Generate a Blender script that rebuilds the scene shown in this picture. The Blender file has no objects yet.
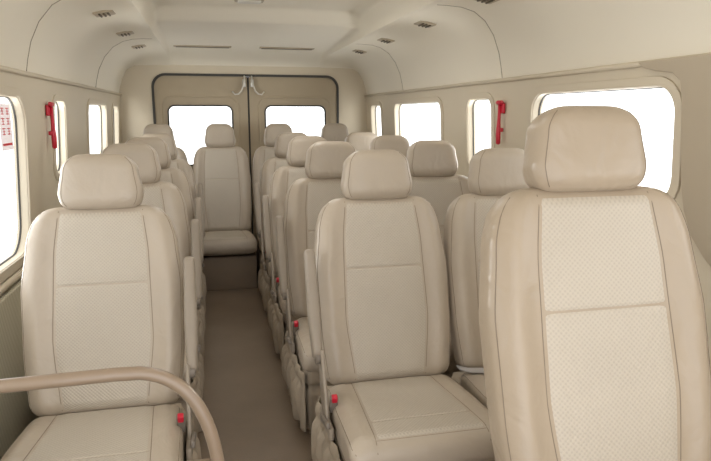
import bpy, bmesh, math, random
from mathutils import Vector, Matrix
random.seed(4)
sc = bpy.context.scene
COL = sc.collection
EYE = 1.2
CX = 0.305
XL, XR = -0.68, 1.29
YB = 5.12

# ------------------------------------------------------------------ materials
def mat(name, col, rough=0.5, noise=0.04, nscale=6, bump=0.0, bscale=300, weave=0.0, wk=420, metal=0.0, coat=0.0, pore=0.92, crease=0.0):
    m = bpy.data.materials.new(name); m.use_nodes = True
    nt = m.node_tree; N = nt.nodes; L = nt.links
    b = N["Principled BSDF"]
    b.inputs["Roughness"].default_value = rough
    b.inputs["Metallic"].default_value = metal
    tc = N.new("ShaderNodeTexCoord")
    nz = N.new("ShaderNodeTexNoise"); nz.inputs["Scale"].default_value = nscale; nz.inputs["Detail"].default_value = 4
    L.new(tc.outputs["Object"], nz.inputs["Vector"])
    mx = N.new("ShaderNodeMix"); mx.data_type = 'RGBA'
    mx.inputs[6].default_value = (*[c*(1-noise*2) for c in col], 1)
    mx.inputs[7].default_value = (*[min(1, c*(1+noise*2)) for c in col], 1)
    L.new(nz.outputs["Fac"], mx.inputs[0])
    L.new(mx.outputs[2], b.inputs["Base Color"])
    nrm = None
    if crease > 0:
        n3 = N.new("ShaderNodeTexNoise"); n3.inputs["Scale"].default_value = 9; n3.inputs["Detail"].default_value = 2; n3.inputs["Distortion"].default_value = 1.2
        L.new(tc.outputs["Object"], n3.inputs["Vector"])
        b3 = N.new("ShaderNodeBump"); b3.inputs["Strength"].default_value = crease; b3.inputs["Distance"].default_value = 0.02
        L.new(n3.outputs["Fac"], b3.inputs["Height"]); nrm = b3.outputs[0]; L.new(nrm, b.inputs["Normal"])
    if weave > 0:
        sp = N.new("ShaderNodeSeparateXYZ"); L.new(tc.outputs["Object"], sp.inputs[0])
        def mth(op, a, bb=None):
            n = N.new("ShaderNodeMath"); n.operation = op
            for i, x in enumerate((a, bb)):
                if x is None: continue
                if isinstance(x, (int, float)): n.inputs[i].default_value = x
                else: L.new(x, n.inputs[i])
            return n.outputs[0]
        ad = mth('SUBTRACT', sp.outputs[2], sp.outputs[1])
        hsrc = mth('MULTIPLY', mth('SINE', mth('MULTIPLY', sp.outputs[0], wk)), mth('SINE', mth('MULTIPLY', ad, wk)))
        mr = N.new("ShaderNodeMapRange"); mr.inputs[1].default_value = -1; mr.inputs[2].default_value = 0.3
        mr.inputs[3].default_value = pore; mr.inputs[4].default_value = 1.0
        L.new(hsrc, mr.inputs[0])
        vm = N.new("ShaderNodeVectorMath"); vm.operation = 'SCALE'
        L.new(mx.outputs[2], vm.inputs[0]); L.new(mr.outputs[0], vm.inputs[3])
        L.new(vm.outputs[0], b.inputs["Base Color"])
        bp = N.new("ShaderNodeBump"); bp.inputs["Strength"].default_value = weave; bp.inputs["Distance"].default_value = 0.0012
        if nrm: L.new(nrm, bp.inputs["Normal"])
        L.new(hsrc, bp.inputs["Height"]); L.new(bp.outputs[0], b.inputs["Normal"])
    elif bump > 0:
        n2 = N.new("ShaderNodeTexNoise"); n2.inputs["Scale"].default_value = bscale; n2.inputs["Detail"].default_value = 3
        L.new(tc.outputs["Object"], n2.inputs["Vector"])
        bp = N.new("ShaderNodeBump"); bp.inputs["Strength"].default_value = bump; bp.inputs["Distance"].default_value = 0.002
        if nrm: L.new(nrm, bp.inputs["Normal"])
        L.new(n2.outputs["Fac"], bp.inputs["Height"]); L.new(bp.outputs[0], b.inputs["Normal"])
    if coat: b.inputs["Coat Weight"].default_value = coat
    return m

M_LEATHER = mat("beige_leather", (0.455, 0.385, 0.305), 0.38, 0.05, 5, 0.2, 160, crease=0.3)
M_LEATHER2 = mat("tan_leather", (0.395, 0.320, 0.238), 0.31, 0.05, 4, 0.2, 140, crease=0.38)
M_PANEL = mat("embossed_leather", (0.515, 0.455, 0.375), 0.48, 0.03, 5, weave=0.42, wk=600, pore=0.86, crease=0.15)
M_PIPE = mat("seam_thread", (0.23, 0.18, 0.13), 0.6)
M_JOINT = mat("joint_line", (0.36, 0.31, 0.24), 0.6)
M_SKIRT = mat("skirt_fabric", (0.36, 0.295, 0.22), 0.85, 0.08, 8, 0.3, 200, crease=0.5)
M_ARM = mat("armrest_plastic", (0.31, 0.26, 0.205), 0.5, 0.03)
M_BRK = mat("bracket_plastic", (0.20, 0.17, 0.14), 0.5)
M_RED = mat("red_plastic", (0.55, 0.012, 0.035), 0.35)
M_WALL = mat("wall_trim_cream", (0.62, 0.545, 0.42), 0.55, 0.02, 2, 0.1, 400)
M_SURR = mat("window_surround", (0.60, 0.525, 0.405), 0.5, 0.02, 3)
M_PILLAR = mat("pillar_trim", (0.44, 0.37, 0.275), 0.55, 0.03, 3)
M_CEIL = mat("headliner_cream", (0.79, 0.735, 0.62), 0.7, 0.015, 2, 0.15, 500)
M_DOOR = mat("rear_door_khaki", (0.40, 0.33, 0.23), 0.6, 0.05, 4, 0.15, 300)
M_FLOOR = mat("brown_vinyl_floor", (0.195, 0.145, 0.102), 0.32, 0.12, 5, 0.25, 120)
M_RISER = mat("riser_vinyl", (0.22, 0.165, 0.115), 0.6, 0.08, 6)
M_BLACK = mat("rubber_gasket", (0.05, 0.047, 0.042), 0.6)
M_GREY = mat("belt_webbing", (0.45, 0.43, 0.42), 0.7)
M_STEEL = mat("satin_steel", (0.62, 0.60, 0.56), 0.3, metal=1.0)
M_VENT = mat("vent_plastic", (0.42, 0.35, 0.25), 0.5)
M_VDARK = mat("vent_slot_dark", (0.12, 0.095, 0.06), 0.6)
M_RAIL = mat("tan_rail_coating", (0.27, 0.20, 0.14), 0.3, 0.02, coat=0.3)
M_NET = mat("woven_side_panel", (0.50, 0.46, 0.34), 0.8, 0.05, 6, weave=0.7, wk=330, pore=0.6)
M_WHITE = mat("white_plastic", (0.62, 0.59, 0.53), 0.4)
def glass():
    m = bpy.data.materials.new("window_glass"); m.use_nodes = True
    nt = m.node_tree; nt.nodes.clear()
    o = nt.nodes.new("ShaderNodeOutputMaterial"); mx = nt.nodes.new("ShaderNodeMixShader")
    t = nt.nodes.new("ShaderNodeBsdfTransparent"); g = nt.nodes.new("ShaderNodeBsdfGlossy")
    t.inputs[0].default_value = (0.97, 0.98, 0.98, 1); g.inputs["Roughness"].default_value = 0.02
    mx.inputs[0].default_value = 0.05
    nt.links.new(t.outputs[0], mx.inputs[1]); nt.links.new(g.outputs[0], mx.inputs[2]); nt.links.new(mx.outputs[0], o.inputs[0])
    return m
M_GLASS = glass()
def translucent(name, col):
    # thin paper / ink film lit through by the daylight behind the glass
    m = bpy.data.materials.new(name); m.use_nodes = True
    nt = m.node_tree; nt.nodes.clear()
    o = nt.nodes.new("ShaderNodeOutputMaterial"); mx = nt.nodes.new("ShaderNodeMixShader")
    t = nt.nodes.new("ShaderNodeBsdfTransparent"); g = nt.nodes.new("ShaderNodeBsdfDiffuse")
    t.inputs[0].default_value = (*col, 1); g.inputs[0].default_value = (*col, 1); mx.inputs[0].default_value = 0.45
    nt.links.new(t.outputs[0], mx.inputs[1]); nt.links.new(g.outputs[0], mx.inputs[2]); nt.links.new(mx.outputs[0], o.inputs[0])
    return m
M_STICK = translucent("sticker_paper", (0.78, 0.74, 0.73))
M_PINK = translucent("faded_red_print", (0.75, 0.16, 0.18))

# ------------------------------------------------------------------ helpers
def finish(name, bm, m, parent, smooth, sharp):
    me = bpy.data.meshes.new(name)
    bmesh.ops.recalc_face_normals(bm, faces=bm.faces)
    bm.to_mesh(me); bm.free(); me.materials.append(m)
    for p in me.polygons: p.use_smooth = smooth
    if sharp:
        try: me.set_sharp_from_angle(angle=math.radians(sharp))
        except Exception: pass
    ob = bpy.data.objects.new(name, me); COL.objects.link(ob)
    if parent: ob.parent = parent
    return ob
def mkobj(name, verts, faces, m, parent=None, smooth=True, sharp=None):
    bm = bmesh.new()
    vs = [bm.verts.new(v) for v in verts]
    for f in faces:
        try: bm.faces.new([vs[i] for i in f])
        except ValueError: pass
    return finish(name, bm, m, parent, smooth, sharp)
def bm_obj(name, bm, m, parent=None, smooth=True, sharp=40):
    return finish(name, bm, m, parent, smooth, sharp)

def add_box(bm, c, s, bev=0.0, rot=None, seg=3):
    r = bmesh.ops.create_cube(bm, size=1.0)
    vs = r['verts']
    for v in vs: v.co = Vector((v.co.x*s[0], v.co.y*s[1], v.co.z*s[2]))
    if bev > 0:
        es = list({e for v in vs for e in v.link_edges})
        rr = bmesh.ops.bevel(bm, geom=es, offset=bev, segments=seg, profile=0.5, affect='EDGES')
        vs = list({v for f in rr['faces'] for v in f.verts} | {v for v in vs if v.is_valid})
    M = Matrix.Translation(Vector(c))
    if rot is not None: M = M @ rot
    bmesh.ops.transform(bm, matrix=M, verts=vs)
    return vs
def box(name, c, s, m, bev=0.0, parent=None, rot=None):
    bm = bmesh.new(); add_box(bm, c, s, bev, rot)
    return bm_obj(name, bm, m, parent)

def add_tube(V, F, pts, r, seg=8, cap=True):
    pts = [Vector(p) for p in pts]
    base = len(V); n = len(pts); up = None
    for i, p in enumerate(pts):
        t = (pts[min(i+1, n-1)] - pts[max(i-1, 0)]).normalized()
        if up is None:
            up = Vector((0, 0, 1)) if abs(t.z) < 0.9 else Vector((1, 0, 0))
        a = (up - t*up.dot(t)).normalized(); up = a
        b = t.cross(a)
        rr = r[i] if isinstance(r, (list, tuple)) else r
        for k in range(seg):
            an = 2*math.pi*k/seg
            V.append(p + a*math.cos(an)*rr + b*math.sin(an)*rr)
    for i in range(n-1):
        for k in range(seg):
            k2 = (k+1) % seg
            F.append((base+i*seg+k, base+i*seg+k2, base+(i+1)*seg+k2, base+(i+1)*seg+k))
    if cap:
        F.append(tuple(base+k for k in range(seg)))
        F.append(tuple(base+(n-1)*seg+k for k in range(seg)))
def tubes(name, paths, r, m, parent=None, seg=8):
    ob = None
    for p in paths:
        V, F = [], []
        add_tube(V, F, p, r, seg)
        ob = mkobj(name, V, F, m, parent)
    return ob

def lerp_tab(tab, x):
    if x <= tab[0][0]: return tab[0][1]
    for (a, va), (b, vb) in zip(tab, tab[1:]):
        if x <= b:
            t = (x-a)/(b-a); t = t*t*(3-2*t)*0.5 + t*0.5
            return va + (vb-va)*t
    return tab[-1][1]

class Slab:
    """rounded upholstered pad; coordinates (x across, d outwards of face, s along)."""
    def __init__(s, H, wtab, t, n=3.5, rt=0.07, rb=0.05, bol=0.012, bpos=0.8, er=0.95, bw=0.16):
        s.H, s.wtab, s.t, s.n, s.rt, s.rb, s.bol, s.bpos, s.bw = H, wtab, t, n, rt, rb, bol, bpos, bw
        s.er = t*er
    def w(s, q):
        w = lerp_tab(s.wtab, q/s.H); w0 = w
        for r, dist in ((s.rt, s.H-q), (s.rb, q)):
            if dist < r:
                dd = r-max(dist, 0); w -= r - math.sqrt(max(r*r-dd*dd, 0))
        return max(w, w0*0.2)
    def th(s, q):
        t = s.t
        for dist in (s.H-q, q):
            if dist < s.er:
                dd = s.er-max(dist, 0); t -= (s.er - math.sqrt(max(s.er*s.er-dd*dd, 0)))*0.97
        return t
    def bolf(s, xr, q):
        f = max(math.sin(math.pi*min(max(q/s.H, 0), 1)), 0)**0.4
        return s.bol*math.exp(-((abs(xr)-s.bpos)/s.bw)**2)*f
    def front(s, x, q):
        w, t = s.w(q), s.th(q)
        xr = min(abs(x/w), 0.999)
        return t*(1-xr**s.n)**(1/s.n) + s.bolf(xr, q)
    def mesh(s, name, mp, m, parent=None, rows=40, loop=56):
        V, F = [], []
        for i in range(rows+1):
            q = s.H*(1-math.cos(math.pi*i/rows))/2
            w, t = s.w(q), s.th(q)
            for k in range(loop):
                a = 2*math.pi*k/loop; c, sn = math.cos(a), math.sin(a)
                x = w*math.copysign(abs(c)**(2/s.n), c); d = t*math.copysign(abs(sn)**(2/s.n), sn)
                if d > 0: d += s.bolf(x/w, q)*min(1, d/t*1.5)
                V.append(mp(x, d, q))
        for i in range(rows):
            for k in range(loop):
                k2 = (k+1) % loop
                F.append((i*loop+k, i*loop+k2, (i+1)*loop+k2, (i+1)*loop+k))
        F.append(tuple(range(loop))); F.append(tuple(rows*loop+k for k in range(loop)))
        return mkobj(name, V, F, m, parent)
    def panel(s, name, mp, m, iw, q0, q1, seams, parent=None, nx=24, nq=200, off=0.0045):
        V, F = [], []
        for i in range(nq+1):
            q = q0+(q1-q0)*i/nq; W = lerp_tab(iw, q/s.H)
            for j in range(nx+1):
                u = -1+2*j/nx; x = W*u
                e = min(1-abs(u), min(i, nq-i)/nq*4)
                d = s.front(x, q) + (off*min(1, e*6)**0.6 - 0.002)
                for sm in seams: d -= 0.004*math.exp(-((q-sm)/0.0035)**2)
                V.append(mp(x, d, q))
        for i in range(nq):
            for j in range(nx):
                a = i*(nx+1)+j; F.append((a, a+1, a+nx+2, a+nx+1))
        return mkobj(name, V, F, m, parent)
    def line(s, mp, f, q0, q1, n=24, off=0.0):
        return [mp(f(q), s.front(f(q), q)+off, q) for q in [q0+(q1-q0)*i/n for i in range(n+1)]]

def empty(name, loc=(0, 0, 0)):
    e = bpy.data.objects.new(name, None); e.location = loc; e.empty_display_size = 0.1
    COL.objects.link(e); return e

# ------------------------------------------------------------------ seat builder
LEAN = math.radians(16)
def build_seat(name, arm=0, base='skirt', belt=False, ML=None):
    ML = ML or M_LEATHER
    root = empty(name)
    mpB = lambda x, d, q: Vector((x, -d, q))
    B = Slab(0.63, [(0, .214), (.3, .231), (.6, .235), (.82, .220), (1, .190)], 0.048, 4.6, 0.060, 0.045, 0.020, 0.82, bw=0.13)
    back = B.mesh("backrest", mpB, ML, root, 48, 80)
    back.location = (0, 0, 0.31); back.rotation_euler = (-LEAN, 0, 0)
    iw = [(0, .120), (.35, .142), (.75, .136), (1, .120)]
    B.panel("backrest_panel", mpB, M_PANEL, iw, 0.015, 0.610, [0.385], back)
    paths = []
    for sg in (-1, 1):
        paths.append(B.line(mpB, lambda q: sg*lerp_tab(iw, q/B.H), 0.02, 0.612))
    q = 0.385; W = lerp_tab(iw, q/B.H)
    paths.append([mpB(x, B.front(x, q)-0.0015, q) for x in [W*(-1+2*i/16) for i in range(17)]])
    e = []
    for i in range(31):
        q = 0.03 + (B.H-0.05)*i/30; e.append((B.w(q)*0.965, q))
    for sg in (-1, 1): paths.append([mpB(sg*x, B.front(x, q)+0.0, q) for x, q in e])
    tubes("backrest_seam", paths, 0.0011, M_PIPE, back, 6)
    # headrest
    Hd = Slab(0.172, [(0, .114), (.3, .124), (.7, .113), (1, .101)], 0.054, 3.7, 0.050, 0.030, 0.0, 0.7, 0.75)
    hr = Hd.mesh("headrest", mpB, ML, root, 30, 56)
    M = Matrix.Rotation(-LEAN, 4, 'X')
    hr.location = Vector((0, 0, 0.31)) + M @ Vector((0, -0.012, 0.618))
    hr.rotation_euler = (-LEAN*0.6, 0, 0)
    hp = []
    for sg in (-1, 1): hp.append(Hd.line(mpB, lambda q: sg*(Hd.w(q)*0.88), 0.012, 0.160))
    tubes("headrest_seam", hp, 0.0009, M_PIPE, hr, 6)
    for sg in (-1, 1):
        tubes("headrest_post", [[(sg*0.05, 0, -0.03), (sg*0.05, 0, 0.02)]], 0.006, M_STEEL, hr, 10)
    # cushion
    C = Slab(0.47, [(0, .215), (.5, .228), (1, .232)], 0.056, 5.0, 0.032, 0.03, 0.010, 0.82, bw=0.14)
    mpC = lambda x, d, q: Vector((x, -q, d))
    cu = C.mesh("cushion", mpC, ML, root, 36, 72)
    cu.location = (0, 0.0, 0.274); cu.rotation_euler = (math.radians(-3), 0, 0)
    iwc = [(0, .135), (1, .160)]
    C.panel("cushion_panel", mpC, M_PANEL, iwc, 0.02, 0.440, [0.34], cu)
    cp = [C.line(mpC, (lambda sg: (lambda q: sg*lerp_tab(iwc, q/C.H)))(sg), 0.04, 0.466) for sg in (-1, 1)]
    for qq in (0.34, 0.441):
        ww = lerp_tab(iwc, qq/C.H)
        cp.append([mpC(x, C.front(x, qq)-0.0010, qq) for x in [ww*(-1+2*i/16) for i in range(17)]])
    e = [(C.w(0.03+0.43*i/24)*0.97, 0.03+0.43*i/24) for i in range(25)]
    for sg in (-1, 1): cp.append([mpC(sg*x, C.front(x, q), q) for x, q in e])
    tubes("cushion_seam", cp, 0.0011, M_PIPE, cu, 6)
    # base
    if base == 'skirt':
        V, F = [], []
        x0, x1, y0, y1 = -0.210, 0.210, -0.435, 0.06
        per = []
        n = 60
        for i in range(n): per.append((x0+(x1-x0)*i/n, y0, 0, -1))
        for i in range(n): per.append((x1, y0+(y1-y0)*i/n, 1, 0))
        for i in range(n): per.append((x1-(x1-x0)*i/n, y1, 0, 1))
        for i in range(n): per.append((x0, y1-(y1-y0)*i/n, -1, 0))
        NP = len(per); rows = 24
        for r in range(rows+1):
            f = r/rows; z = 0.285*(1-f)
            for i, (x, y, nx, ny) in enumerate(per):
                gather = math.exp(-((f-0.33)/0.05)**2)
                amp = 0.002+0.045*min(0.55, max(0, f-0.30))
                s1 = 0.5+0.5*math.sin(i*0.55+1.2*f); s2 = 0.5+0.5*math.sin(i*1.21+2.0+2.1*f)
                o = 0.018 - amp*(0.75*s1+0.45*s2) - 0.018*gather - 0.018*max(0, 0.12-f)/0.12
                if f > .9: o -= 0.01*(f-.9)/.1
                if i % n == 0: o *= 0.3
                V.append((x+nx*o, y+ny*o, z))
        for r in range(rows):
            for i in range(NP):
                j = (i+1) % NP; F.append((r*NP+i, r*NP+j, (r+1)*NP+j, (r+1)*NP+i))
        F.append(tuple(range(NP))); F.append(tuple(rows*NP+i for i in range(NP)))
        mkobj("skirt", V, F, M_SKIRT, root)
    elif base == 'riser':
        box("riser", (0, -0.20, 0.112), (0.452, 0.42, 0.224), M_RISER, 0.004, root)
    if arm:
        # loose gathered fabric pocket hanging on the aisle side
        V, F = [], []; ny_, nz_ = 90, 26
        for layer in (0, 1):
            for i in range(nz_+1):
                f = i/nz_
                for j in range(ny_+1):
                    g = j/ny_
                    y = -0.455 + 0.50*g + 0.010*math.sin(f*5+1)*f
                    sag = 0.012*math.sin(g*9.0)*f + 0.008*math.sin(g*23+1)*f
                    z = 0.255 - 0.225*f - sag
                    fold = (0.004+0.013*f)*(math.sin(g*34+2.2*math.sin(f*3))+0.6*math.sin(g*61+1.7))
                    puff = 0.016*math.sin(math.pi*min(1, f*1.02))**0.7 if f < 0.98 else 0.0
                    pinch = 0.012*math.exp(-((f-0.22)/0.07)**2)
                    endt = min(1, min(g, 1-g)*14)
                    x = 0.229 + (puff + fold*0.7 - pinch + 0.010)*endt - layer*0.004
                    V.append((arm*x, y, max(0.006, z)))
        S = (nz_+1)*(ny_+1)
        for i in range(nz_):
            for j in range(ny_):
                a = i*(ny_+1)+j
                F.append((a, a+1, a+ny_+2, a+ny_+1)); F.append((S+a, S+a+1, S+a+ny_+2, S+a+ny_+1))
        for j in range(ny_):
            F.append((j, j+1, S+j+1, S+j)); b_ = nz_*(ny_+1)+j; F.append((b_, b_+1, S+b_+1, S+b_))
        for i in range(nz_):
            a = i*(ny_+1); F.append((a, a+ny_+1, S+a+ny_+1, S+a)); a += ny_; F.append((a, a+ny_+1, S+a+ny_+1, S+a))
        sp_ = mkobj("side_pocket", V, F, M_SKIRT, root); sp_["label"] = "loose wrinkled fabric pocket on the aisle side"
        A = Slab(0.35, [(0, .015), (.4, .020), (1, .017)], 0.029, 3.2, 0.013, 0.011, 0.0, 0.7)
        ar = A.mesh("armrest", mpB, M_ARM, root, 24, 28)
        ar.location = (arm*0.257, -0.095, 0.45); ar.rotation_euler = (math.radians(-25), 0, 0)
        box("armrest_bracket", (arm*0.244, -0.125, 0.37), (0.012, 0.070, 0.22), M_ARM, 0.005, root, Matrix.Rotation(math.radians(-24), 4, 'X'))
        box("armrest_base", (arm*0.243, -0.17, 0.275), (0.016, 0.17, 0.040), M_ARM, 0.007, root)
        box("recliner_lever", (arm*0.256, -0.215, 0.300), (0.012, 0.11, 0.020), M_BRK, 0.005, root, Matrix.Rotation(math.radians(-14), 4, 'X'))
        bm = bmesh.new()
        bmesh.ops.create_cone(bm, cap_ends=True, segments=20, radius1=0.020, radius2=0.017, depth=0.016, matrix=Matrix.Translation((arm*0.256, -0.10, 0.455)) @ Matrix.Rotation(math.pi/2, 4, 'Y'))
        bm_obj("hinge_cap", bm, M_BRK, root)
        tubes("belt_stalk", [[(arm*0.222, -0.130, 0.290), (arm*0.222, -0.150, 0.310), (arm*0.222, -0.168, 0.330)]], 0.006, M_BRK, root, 8)
        bk = box("belt_buckle", (arm*0.222, -0.175, 0.335), (0.024, 0.018, 0.060), M_BRK, 0.004, root, Matrix.Rotation(math.radians(18), 4, 'X'))
        rb = box("release_button", (arm*0.222, -0.190, 0.358), (0.017, 0.018, 0.022), M_RED, 0.003, bk, Matrix.Rotation(math.radians(18), 4, 'X'))
        rb["label"] = "red plastic release button"
    if belt:
        V, F = [], []
        pts = [(-0.225, -0.02, 0.335), (-0.20, -0.06, 0.340), (-0.15, -0.085, 0.345), (-0.09, -0.09, 0.345), (-0.05, -0.08, 0.344)]
        for p in pts:
            V.append((p[0], p[1]-0.018, p[2])); V.append((p[0], p[1]+0.018, p[2]))
            V.append((p[0], p[1]+0.018, p[2]+0.004)); V.append((p[0], p[1]-0.018, p[2]+0.004))
        for i in range(len(pts)-1):
            for k in range(4):
                F.append((i*4+k, i*4+(k+1) % 4, i*4+4+(k+1) % 4, i*4+4+k))
        sb = mkobj("seat_belt", V, F, M_GREY, root, True, 40)
        box("belt_tongue", (-0.03, -0.08, 0.346), (0.04, 0.03, 0.004), M_STEEL, 0.001, sb)
    return root

def copy_tree(root, loc, rz=0.0):
    def cp(o, par):
        c = o.copy()
        if par is not None:
            c.parent = par; c.matrix_parent_inverse = o.matrix_parent_inverse.copy()
        COL.objects.link(c)
        for ch in [k for k in o.children]: cp(ch, c)
        return c
    n = cp(root, None)
    n.location = loc; n.rotation_euler = (0, 0, rz)
    return n
def tag(o, label, cat, group=None):
    o["label"] = label; o["category"] = cat
    if group: o["group"] = group
def struct(o, label=None):
    o["kind"] = "structure"
    if label: o["label"] = label
    return o

ROWY = [1.90, 2.60, 3.30, 3.99]
G = "beige passenger seats"
protoA = build_seat("passenger_seat", arm=-1)
protoB = build_seat("passenger_seat", arm=0, belt=True)
protoC = build_seat("passenger_seat", arm=1)
protoD = build_seat("passenger_seat", arm=0, base='riser')
la = "beige leather aisle seat with raised armrest and red belt buckle"
lb = "beige leather window seat with embossed centre panel, no armrest"
lc = "single beige leather seat with armrest facing the aisle"
ld = "beige leather back-row seat on a brown vinyl riser"
def place(proto, loc, rz): proto.location = loc; proto.rotation_euler = (0, 0, rz)
place(protoA, (0.552, ROWY[0], 0), 0.0); tag(protoA, la, "seat", G)
place(protoB, (1.026, ROWY[0]+0.01, 0), 0.0); tag(protoB, lb, "seat", G)
place(protoC, (-0.338, ROWY[0]-0.02, 0), 0.0); tag(protoC, lc, "seat", G)
for i in range(1, 4):
    rr = lambda: random.uniform(-0.004, 0.004)
    copy_tree(protoA, (0.530, ROWY[i], 0), rr())
    copy_tree(protoB, (1.003, ROWY[i]-0.01, 0), rr())
    copy_tree(protoC, (-0.335, ROWY[i]-0.01, 0), rr())
rx = [-0.375, 0.067, 0.508, 0.949]
place(protoD, (rx[0], 4.66, 0), 0); tag(protoD, ld, "seat", G); protoD.scale = (0.92, 1.0, 1.045)
for x in rx[1:]: copy_tree(protoD, (x, 4.66, 0), 0)

fs = build_seat("passenger_seat", arm=0, ML=M_LEATHER2); tag(fs, "large tan leather seat with glossy bolsters on a low platform", "seat", G)
fs.location = (0.808, 1.05, 0.03); fs.scale = (1.115, 1.1, 1.1)

# ------------------------------------------------------------------ shell
def wall_x(side, z):
    X = XL if side < 0 else XR
    return X - side*0.05*max(-0.3, (z-1.0))
def rrect(u0, u1, v0, v1, r, n=8):
    pts = []
    for cu, cv, a0 in ((u1-r, v1-r, 0), (u0+r, v1-r, 90), (u0+r, v0+r, 180), (u1-r, v0+r, 270)):
        for i in range(n+1):
            a = math.radians(a0+90*i/n); pts.append((cu+r*math.cos(a), cv+r*math.sin(a)))
    return pts
def plate(name, loops, thick, mp, m, bev=0.0, parent=None):
    cu = bpy.data.curves.new(name, 'CURVE'); cu.dimensions = '2D'; cu.fill_mode = 'BOTH'
    cu.extrude = thick/2; cu.bevel_depth = bev; cu.bevel_resolution = 2; cu.offset = -bev
    for lp in loops:
        sp = cu.splines.new('POLY'); sp.points.add(len(lp)-1)
        for i, (u, v) in enumerate(lp): sp.points[i].co = (u, v, 0, 1)
        sp.use_cyclic_u = True
    tmp = bpy.data.objects.new("tmp", cu); COL.objects.link(tmp)
    dg = bpy.context.evaluated_depsgraph_get(); dg.update()
    me = bpy.data.meshes.new_from_object(tmp.evaluated_get(dg))
    bpy.data.objects.remove(tmp); bpy.data.curves.remove(cu)
    me.name = name
    bm = bmesh.new(); bm.from_mesh(me)
    bmesh.ops.remove_doubles(bm, verts=bm.verts, dist=1e-5)
    for v in bm.verts: v.co = Vector(mp(v.co.x, v.co.y, v.co.z))
    bmesh.ops.recalc_face_normals(bm, faces=bm.faces)
    bm.to_mesh(me); bm.free()
    me.materials.clear(); me.materials.append(m)
    for p in me.polygons: p.use_smooth = True
    try: me.set_sharp_from_angle(angle=math.radians(35))
    except Exception: pass
    ob = bpy.data.objects.new(name, me); COL.objects.link(ob)
    if parent: ob.parent = parent
    return ob

YF = -0.35
WR = [(0.0, 1.10, -0.30, 0.075, .09), (1.53, 2.34, -0.255, 0.078, .08), (2.72, 3.0, -0.255, 0.07, .05), (3.38, 4.29, -0.255, 0.068, .06), (4.66, 4.95, -0.255, 0.065, .05)]
WL = [(0.3, 1.25, -0.51, 0.06, .09), (1.45, 2.55, -0.51, 0.06, .11), (3.0, 3.22, -0.265, 0.056, .05), (3.80, 4.43, -0.265, 0.056, .06), (4.72, 4.98, -0.265, 0.056, .05)]
nwin = 1; ntrim = 1
for side, wins, nm in ((-1, WL, "wall_left"), (1, WR, "wall_right")):
    loops = [[(YF, 0), (YB, 0), (YB, EYE+0.155), (YF, EYE+0.155)]]
    for (a, b, z0, z1, r) in wins: loops.append(rrect(a, b, EYE+z0, EYE+z1, r))
    def mp(off, side=side): return lambda u, v, w: (wall_x(side, v)+side*(w+off), u, v)
    o = plate(nm, loops, 0.04, mp(0.02), M_WALL); struct(o, "cream moulded side wall with window openings")
    for (a, b, z0, z1, r) in wins:
        z0 += EYE; z1 += EYE
        g = plate("window_%d" % nwin, [rrect(a-0.005, b+0.005, z0-0.005, z1+0.005, r)], 0.004, mp(0.034), M_GLASS)
        struct(g, "side window glass with daylight behind"); nwin += 1
        t = plate("trim_%d" % ntrim, [rrect(a-0.035, b+0.035, z0-0.035, z1+0.03, r+0.032), rrect(a-0.002, b+0.002, z0-0.002, z1+0.002, r)], 0.004, mp(-0.003), M_SURR, 0.002)
        struct(t, "moulded beige window surround"); ntrim += 1
        t = plate("trim_%d" % ntrim, [rrect(a, b, z0, z1, r), rrect(a+0.003, b-0.003, z0+0.003, z1-0.003, r-0.003)], 0.006, mp(0.028), M_BLACK)
        struct(t, "dark rubber window gasket"); ntrim += 1
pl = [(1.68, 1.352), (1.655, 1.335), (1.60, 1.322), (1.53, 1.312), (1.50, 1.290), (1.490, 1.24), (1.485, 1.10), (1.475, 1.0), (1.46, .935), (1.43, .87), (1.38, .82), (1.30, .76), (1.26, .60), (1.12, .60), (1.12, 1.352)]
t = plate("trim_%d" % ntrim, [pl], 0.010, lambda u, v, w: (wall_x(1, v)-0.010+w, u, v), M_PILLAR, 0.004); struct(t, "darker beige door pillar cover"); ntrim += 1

floor = box("floor", (CX, (YF+YB)/2, -0.02), (XR-XL+0.1, YB-YF, 0.04), M_FLOOR); struct(floor, "brown vinyl floor")
pf = box("trim_%d" % ntrim, (0.90, 0.80, 0.015), (0.66, 0.9, 0.03), M_FLOOR, 0.004); struct(pf, "low brown platform step"); ntrim += 1

# ceiling
prof = [(1.0, .145), (.985, .15), (.975, .20), (.955, .265), (.915, .335), (.86, .39), (.80, .422), (.74, .436), (.68, .440), (.63, .441), (.612, .442), (.602, .448), (.594, .50), (.586, .555), (.572, .572), (.52, .580), (.40, .586), (.2, .590), (0, .591)]
def pf_h(u, y):
    us = prof[::-1]
    h = None
    for (a, ha), (b, hb) in zip(us, us[1:]):
        if u <= b: h = ha+(hb-ha)*(u-a)/(b-a); break
    if h is None: h = .145
    if y > 3.66:
        f = min(1, (y-3.66)/0.10); f = f*f*(3-2*f)
        top = 0.591 - 0.080*f - 0.038*min(1, max(0, (y-3.76)/1.0))
        if h > 0.44: h = 0.44 + (h-0.44)*(top-0.44)/0.151
    if y > 4.80:
        f = (y-4.80)/(YB-4.80); f = 1-math.sqrt(max(0, 1-f*f))
        tgt = min(h, 0.36)
        h = h + (tgt-h)*f
    return h
half = [p[0] for p in prof]
us = [-(h) for h in half] + half[::-1][1:]
ys = [YF+(3.5-YF)*i/10 for i in range(11)] + [3.62+0.015*i for i in range(1, 13)] + [3.85+0.05*i for i in range(19)] + [4.8+(YB+0.02-4.8)*math.sin(math.pi/2*i/12) for i in range(0, 13)]
V, F = [], []
for y in ys:
    for u in us:
        V.append((CX+u*0.988, y, EYE+pf_h(abs(u), min(y, YB))))
n = len(us)
for i in range(len(ys)-1):
    for j in range(n-1):
        a = i*n+j; F.append((a, a+1, a+n+1, a+n))
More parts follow.
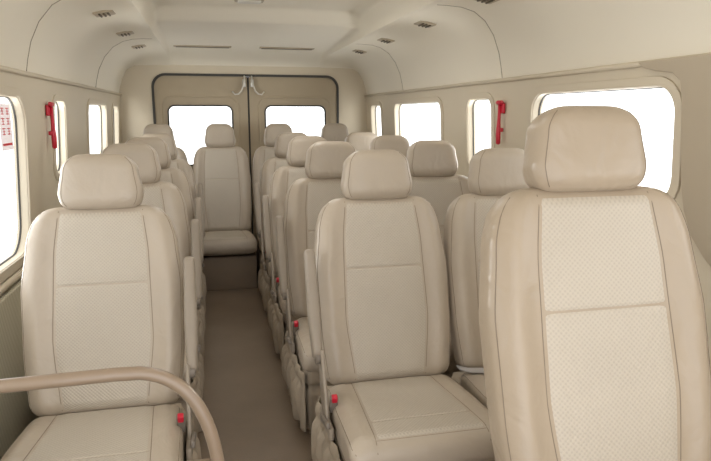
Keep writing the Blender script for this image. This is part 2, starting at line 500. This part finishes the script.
ce = mkobj("ceiling", V, F, M_CEIL, None, True, 50); struct(ce, "cream moulded headliner with raised centre panel")
so = ce.modifiers.new("solid", 'SOLIDIFY'); so.thickness = 0.02
so.offset = 1 if ce.data.polygons[5].normal.z > 0 else -1

for side in (-1, 1):
    X = wall_x(side, EYE+0.15)
    t = tubes("trim_%d" % ntrim, [[(X-side*0.006, YF, EYE+0.147), (X-side*0.006, YB, EYE+0.147)]], 0.009, M_SURR, None, 12); struct(t, "beige ledge moulding over the windows"); ntrim += 1
    for yj in (1.3, 2.62, 4.1):
        pts = []
        for k in range(1, 10):
            u, h = prof[k]; pts.append((CX+side*u*0.988-side*0.001, yj + 0.10*((h-.15)/.3)**2*(-1), EYE+h-0.0005))
        t = tubes("trim_%d" % ntrim, [pts], 0.0016, M_JOINT, None, 6); struct(t, "thin joint line in the headliner"); ntrim += 1

t = box("trim_%d" % ntrim, (XL+0.006, 1.9, 0.35), (0.02, 2.1, 0.54), M_NET, 0.006); struct(t, "woven olive-beige lower wall panel"); ntrim += 1
for side in (-1, 1):
    z = 0.64 if side < 0 else 0.50
    t = box("trim_%d" % ntrim, (wall_x(side, z)-side*0.010, (YF+YB)/2, z), (0.02, YB-YF-0.05, 0.024), M_SURR, 0.009); struct(t, "beige sill moulding"); ntrim += 1

# rear wall + doors
DW = 0.73; DT = 0.305
def mpr(off): return lambda u, v, w: (u, YB+w+off, v)
def door_outline(x0, x1, rl, rr, top, bot=0.0, n=8):
    pts = [(x0, bot), (x1, bot)]
    for i in range(n+1):
        a = math.radians(90*i/n); pts.append((x1-rr+rr*math.cos(a), top-rr+rr*math.sin(a)))
    for i in range(n+1):
        a = math.radians(90+90*i/n); pts.append((x0+rl+rl*math.cos(a), top-rl+rl*math.sin(a)))
    return pts
outer = [(XL-0.03, 0), (XR+0.03, 0), (XR+0.03, EYE+0.5), (XL-0.03, EYE+0.5)]
hole = door_outline(CX-DW, CX+DW, .10, .10, EYE+DT, 0.02)
rw = plate("wall_back", [outer, hole], 0.04, mpr(0.02), M_WALL); struct(rw, "cream rear wall header around the doors")
gk = plate("trim_%d" % ntrim, [door_outline(CX-DW-.004, CX+DW+.004, .104, .104, EYE+DT+.004, 0.01), door_outline(CX-DW+.014, CX+DW-.014, .09, .09, EYE+DT-.014, 0.03)], 0.03, mpr(0.005), M_BLACK)
struct(gk, "black rubber rear door seal"); ntrim += 1
t = box("trim_%d" % ntrim, (CX, YB+0.022, (EYE+DT)/2), (0.034, 0.02, EYE+DT-0.03), M_BLACK); struct(t, "dark rubber seal between the rear doors"); ntrim += 1
for i, sg in enumerate((-1, 1)):
    if sg < 0: x0, x1, rl, rr = CX-DW+.012, CX-.007, .09, .02
    else: x0, x1, rl, rr = CX+.007, CX+DW-.012, .02, .09
    wa, wb = sorted((CX+sg*0.13, CX+sg*0.62))
    d = plate("door_%d" % (i+1), [door_outline(x0, x1, rl, rr, EYE+DT-.012, 0.02), rrect(wa, wb, EYE-.40, EYE+.065, .05)], 0.03, mpr(0.018), M_DOOR, 0.003)
    struct(d, "khaki rear door with a square window")
    w = plate("window_%d" % nwin, [rrect(wa-.004, wb+.004, EYE-.404, EYE+.069, .05)], 0.004, mpr(0.026), M_GLASS); struct(w, "rear door window glass"); nwin += 1
    t = plate("trim_%d" % ntrim, [rrect(wa-.006, wb+.006, EYE-.406, EYE+.071, .055), rrect(wa+.006, wb-.006, EYE-.394, EYE+.059, .044)], 0.012, mpr(0.0), M_BLACK); struct(t, "black gasket round the rear window"); ntrim += 1
    t = plate("trim_%d" % ntrim, [rrect(wa-.055, wb+.055, EYE-.46, EYE+.14, .08), rrect(wa-.040, wb+.040, EYE-.445, EYE+.125, .07)], 0.008, mpr(0.0), M_DOOR, 0.003); struct(t, "embossed frame on the rear door"); ntrim += 1
for sg in (-1, 1):
    x = CX+sg*0.040
    root = empty("door_latch", (x, YB-0.02, EYE+0.21)); tag(root, "pale grey bent latch arm at the top of the rear doors", "door latch")
    tubes("latch_bar", [[(-sg*0.012, 0.0, 0.085), (-sg*0.010, -0.012, 0.05), (sg*0.0, -0.014, 0.01), (sg*0.014, -0.014, -0.03), (sg*0.038, -0.012, -0.055), (sg*0.065, -0.008, -0.058), (sg*0.085, -0.004, -0.035)]], 0.006, M_WHITE, root, 10)
    box("latch_plate", (-sg*0.008, 0.004, 0.03), (0.026, 0.014, 0.06), M_STEEL, 0.004, root)

# ------------------------------------------------------------------ ceiling vents, slots, lamps
def vent_proto():
    root = empty("air_vent")
    box("vent_bezel", (0, 0, 0), (0.085, 0.105, 0.012), M_VENT, 0.005, root)
    for k in range(3): box("vent_louver", (-0.018+0.018*k, 0, -0.008), (0.007, 0.070, 0.008), M_VDARK, 0.001, root)
    return root
vp = vent_proto(); tag(vp, "small square brown air vent in the headliner cove", "air vent", "cove air vents")
first = True
for side in (-1, 1):
    for y in (2.3, 3.0, 3.7, 4.38):
        u = 0.735
        loc = (CX+side*u, y, EYE+pf_h(u, y)-0.004)
        if first: o = vp; first = False
        else: o = copy_tree(vp, (0, 0, 0))
        o.location = loc; o.rotation_euler = (0, side*math.radians(11), 0)
for x in (-0.03, 0.57):
    y = 4.70; z = EYE+pf_h(abs(x-CX), y)
    root = empty("slot_vent", (x, y, z-0.002)); tag(root, "long narrow dark slot vent in the rear headliner", "air vent", "slot vents")
    box("vent_frame", (0, 0, 0), (0.40, 0.06, 0.010), M_VENT, 0.004, root)
    box("vent_slot", (0, 0, -0.005), (0.37, 0.042, 0.006), M_VDARK, 0.002, root)
root = empty("ceiling_lamp", (CX-0.08, 3.43, EYE+0.584)); tag(root, "flat cream dome lamp on the raised ceiling panel", "ceiling lamp")
box("lamp_base", (0, 0, 0), (0.15, 0.10, 0.014), M_VENT, 0.006, root)
box("lamp_lens", (0, 0, -0.008), (0.12, 0.075, 0.014), M_WHITE, 0.006, root)

# ------------------------------------------------------------------ emergency hammers
def hammer(side, y, z):
    X = wall_x(side, z)
    root = empty("emergency_hammer", (X-side*0.022, y, z)); tag(root, "red emergency hammer in its holder on the window pillar", "emergency hammer", "emergency hammers")
    tubes("hammer_handle", [[(0, 0, -0.115), (0, 0.0, -0.11), (0, 0.003, -0.07), (0, 0.002, -0.02), (0, 0, 0.02), (0, 0, 0.06)]], [0.005, 0.010, 0.011, 0.008, 0.007, 0.007], M_RED, root, 12)
    bm = bmesh.new()
    add_box(bm, (0, 0, 0.070), (0.018, 0.050, 0.020), 0.008)
    for s in (-1, 1):
        bmesh.ops.create_cone(bm, cap_ends=True, segments=12, radius1=0.008, radius2=0.0015, depth=0.020, matrix=Matrix.Translation((0, s*0.032, 0.070)) @ Matrix.Rotation(-s*math.pi/2, 4, 'X'))
    bm_obj("hammer_head", bm, M_RED, root)
    box("hammer_holder", (side*0.011, 0, 0.045), (0.014, 0.050, 0.045), M_RED, 0.005, root)
    box("holder_clip", (side*0.009, 0, -0.05), (0.018, 0.024, 0.018), M_RED, 0.004, root)
hammer(-1, 2.88, EYE-0.03); hammer(1, 2.60, EYE-0.02)

# ------------------------------------------------------------------ handrail
rail = empty("handrail", (-0.02, 1.2, 0)); tag(rail, "tan coated tubular handrail bent down to the floor", "handrail")
pts = [(-0.655, 0, 0.702), (-0.4, 0, 0.702), (-0.18, 0, 0.706)]
P0, P1, P2 = Vector((-0.15, 0, 0.706)), Vector((-0.005, 0, 0.70)), Vector((0.010, 0, 0.46))
for i in range(1, 17):
    t = i/16; pts.append(tuple(P0*(1-t)**2 + P1*2*t*(1-t) + P2*t*t))
pts += [(0.012, 0, 0.3), (0.012, 0, 0.008)]
tubes("rail_tube", [pts], 0.0135, M_RAIL, rail, 18)
tubes("rail_crossbar", [[(-0.655, 0, 0.492), (-0.3, 0, 0.494), (0.008, 0, 0.496)]], 0.010, M_RAIL, rail, 14)
bm = bmesh.new()
bmesh.ops.create_cone(bm, cap_ends=True, segments=24, radius1=0.032, radius2=0.026, depth=0.012, matrix=Matrix.Translation((0.012, 0, 0.006)))
bm_obj("rail_flange", bm, M_RAIL, rail)
bm = bmesh.new()
bmesh.ops.create_cone(bm, cap_ends=True, segments=24, radius1=0.032, radius2=0.026, depth=0.012, matrix=Matrix.Translation((-0.656, 0, 0.702)) @ Matrix.Rotation(math.pi/2, 4, 'Y'))
bm_obj("rail_flange", bm, M_RAIL, rail)

# ------------------------------------------------------------------ sticker on the left window
st = empty("window_sticker", (wall_x(-1, EYE-0.045)-0.026, 2.42, EYE-0.045)); tag(st, "small pale notice sticker with thin red print on window", "sticker")
box("sticker_sheet", (0, 0, 0), (0.001, 0.13, 0.16), M_STICK, 0.0, st)
for k in range(3):
    z = 0.055-0.035*k
    for j in range(2):
        y = -0.028+0.056*j
        bm = bmesh.new()
        add_box(bm, (0.0012, y, z+0.010), (0.001, 0.034, 0.003)); add_box(bm, (0.0012, y, z), (0.001, 0.004, 0.024)); add_box(bm, (0.0012, y, z-0.010), (0.001, 0.030, 0.003)); add_box(bm, (0.0012, y, z), (0.001, 0.024, 0.0025))
        bm_obj("sticker_print", bm, M_PINK, st)
box("sticker_band", (0.0012, 0, -0.06), (0.001, 0.10, 0.008), M_PINK, 0, st)

# ------------------------------------------------------------------ light
w = bpy.data.worlds.new("World"); sc.world = w; w.use_nodes = True
bg = w.node_tree.nodes["Background"]; bg.inputs[0].default_value = (0.99, 0.99, 1.0, 1); bg.inputs[1].default_value = 2.6
def area(name, loc, dirv, sx, sy, e, col=(1, 0.985, 0.955)):
    l = bpy.data.lights.new(name, 'AREA'); l.shape = 'RECTANGLE'; l.size = sx; l.size_y = sy; l.energy = e; l.color = col
    o = bpy.data.objects.new(name, l); o.location = loc
    o.rotation_euler = Vector(dirv).to_track_quat('-Z', 'Y').to_euler(); COL.objects.link(o); return o
# added fill lamps outside both side walls, tilted up to brighten the ceiling
area("side_fill", (XL-0.75, 3.0, 0.55), (1, 0, 0.62), 0.7, 4.6, 165)
area("side_fill", (XR+0.75, 3.0, 0.55), (-1, 0, 0.62), 0.7, 4.6, 140)
for y, e in ((1.7, 1.5), (3.0, 4.0), (4.2, 5.5)):  # added fill lamps under the ceiling to brighten the cabin, no fitting there
    area("ceiling_fill", (CX, y, EYE+0.50), (0, 0, -1), 0.5, 0.5, e)

# ------------------------------------------------------------------ camera
cam = bpy.data.cameras.new("camera"); co = bpy.data.objects.new("camera", cam); COL.objects.link(co)
cam.sensor_width = 36; cam.lens = 620/711*36; cam.clip_start = 0.02
yaw = math.radians(13.0); pit = math.radians(10.64)
F_ = Vector((math.sin(yaw)*math.cos(pit), math.cos(yaw)*math.cos(pit), -math.sin(pit)))
co.location = (0, 0, EYE); co.rotation_euler = F_.to_track_quat('-Z', 'Y').to_euler()
sc.camera = co
sc.view_settings.view_transform = 'Standard'
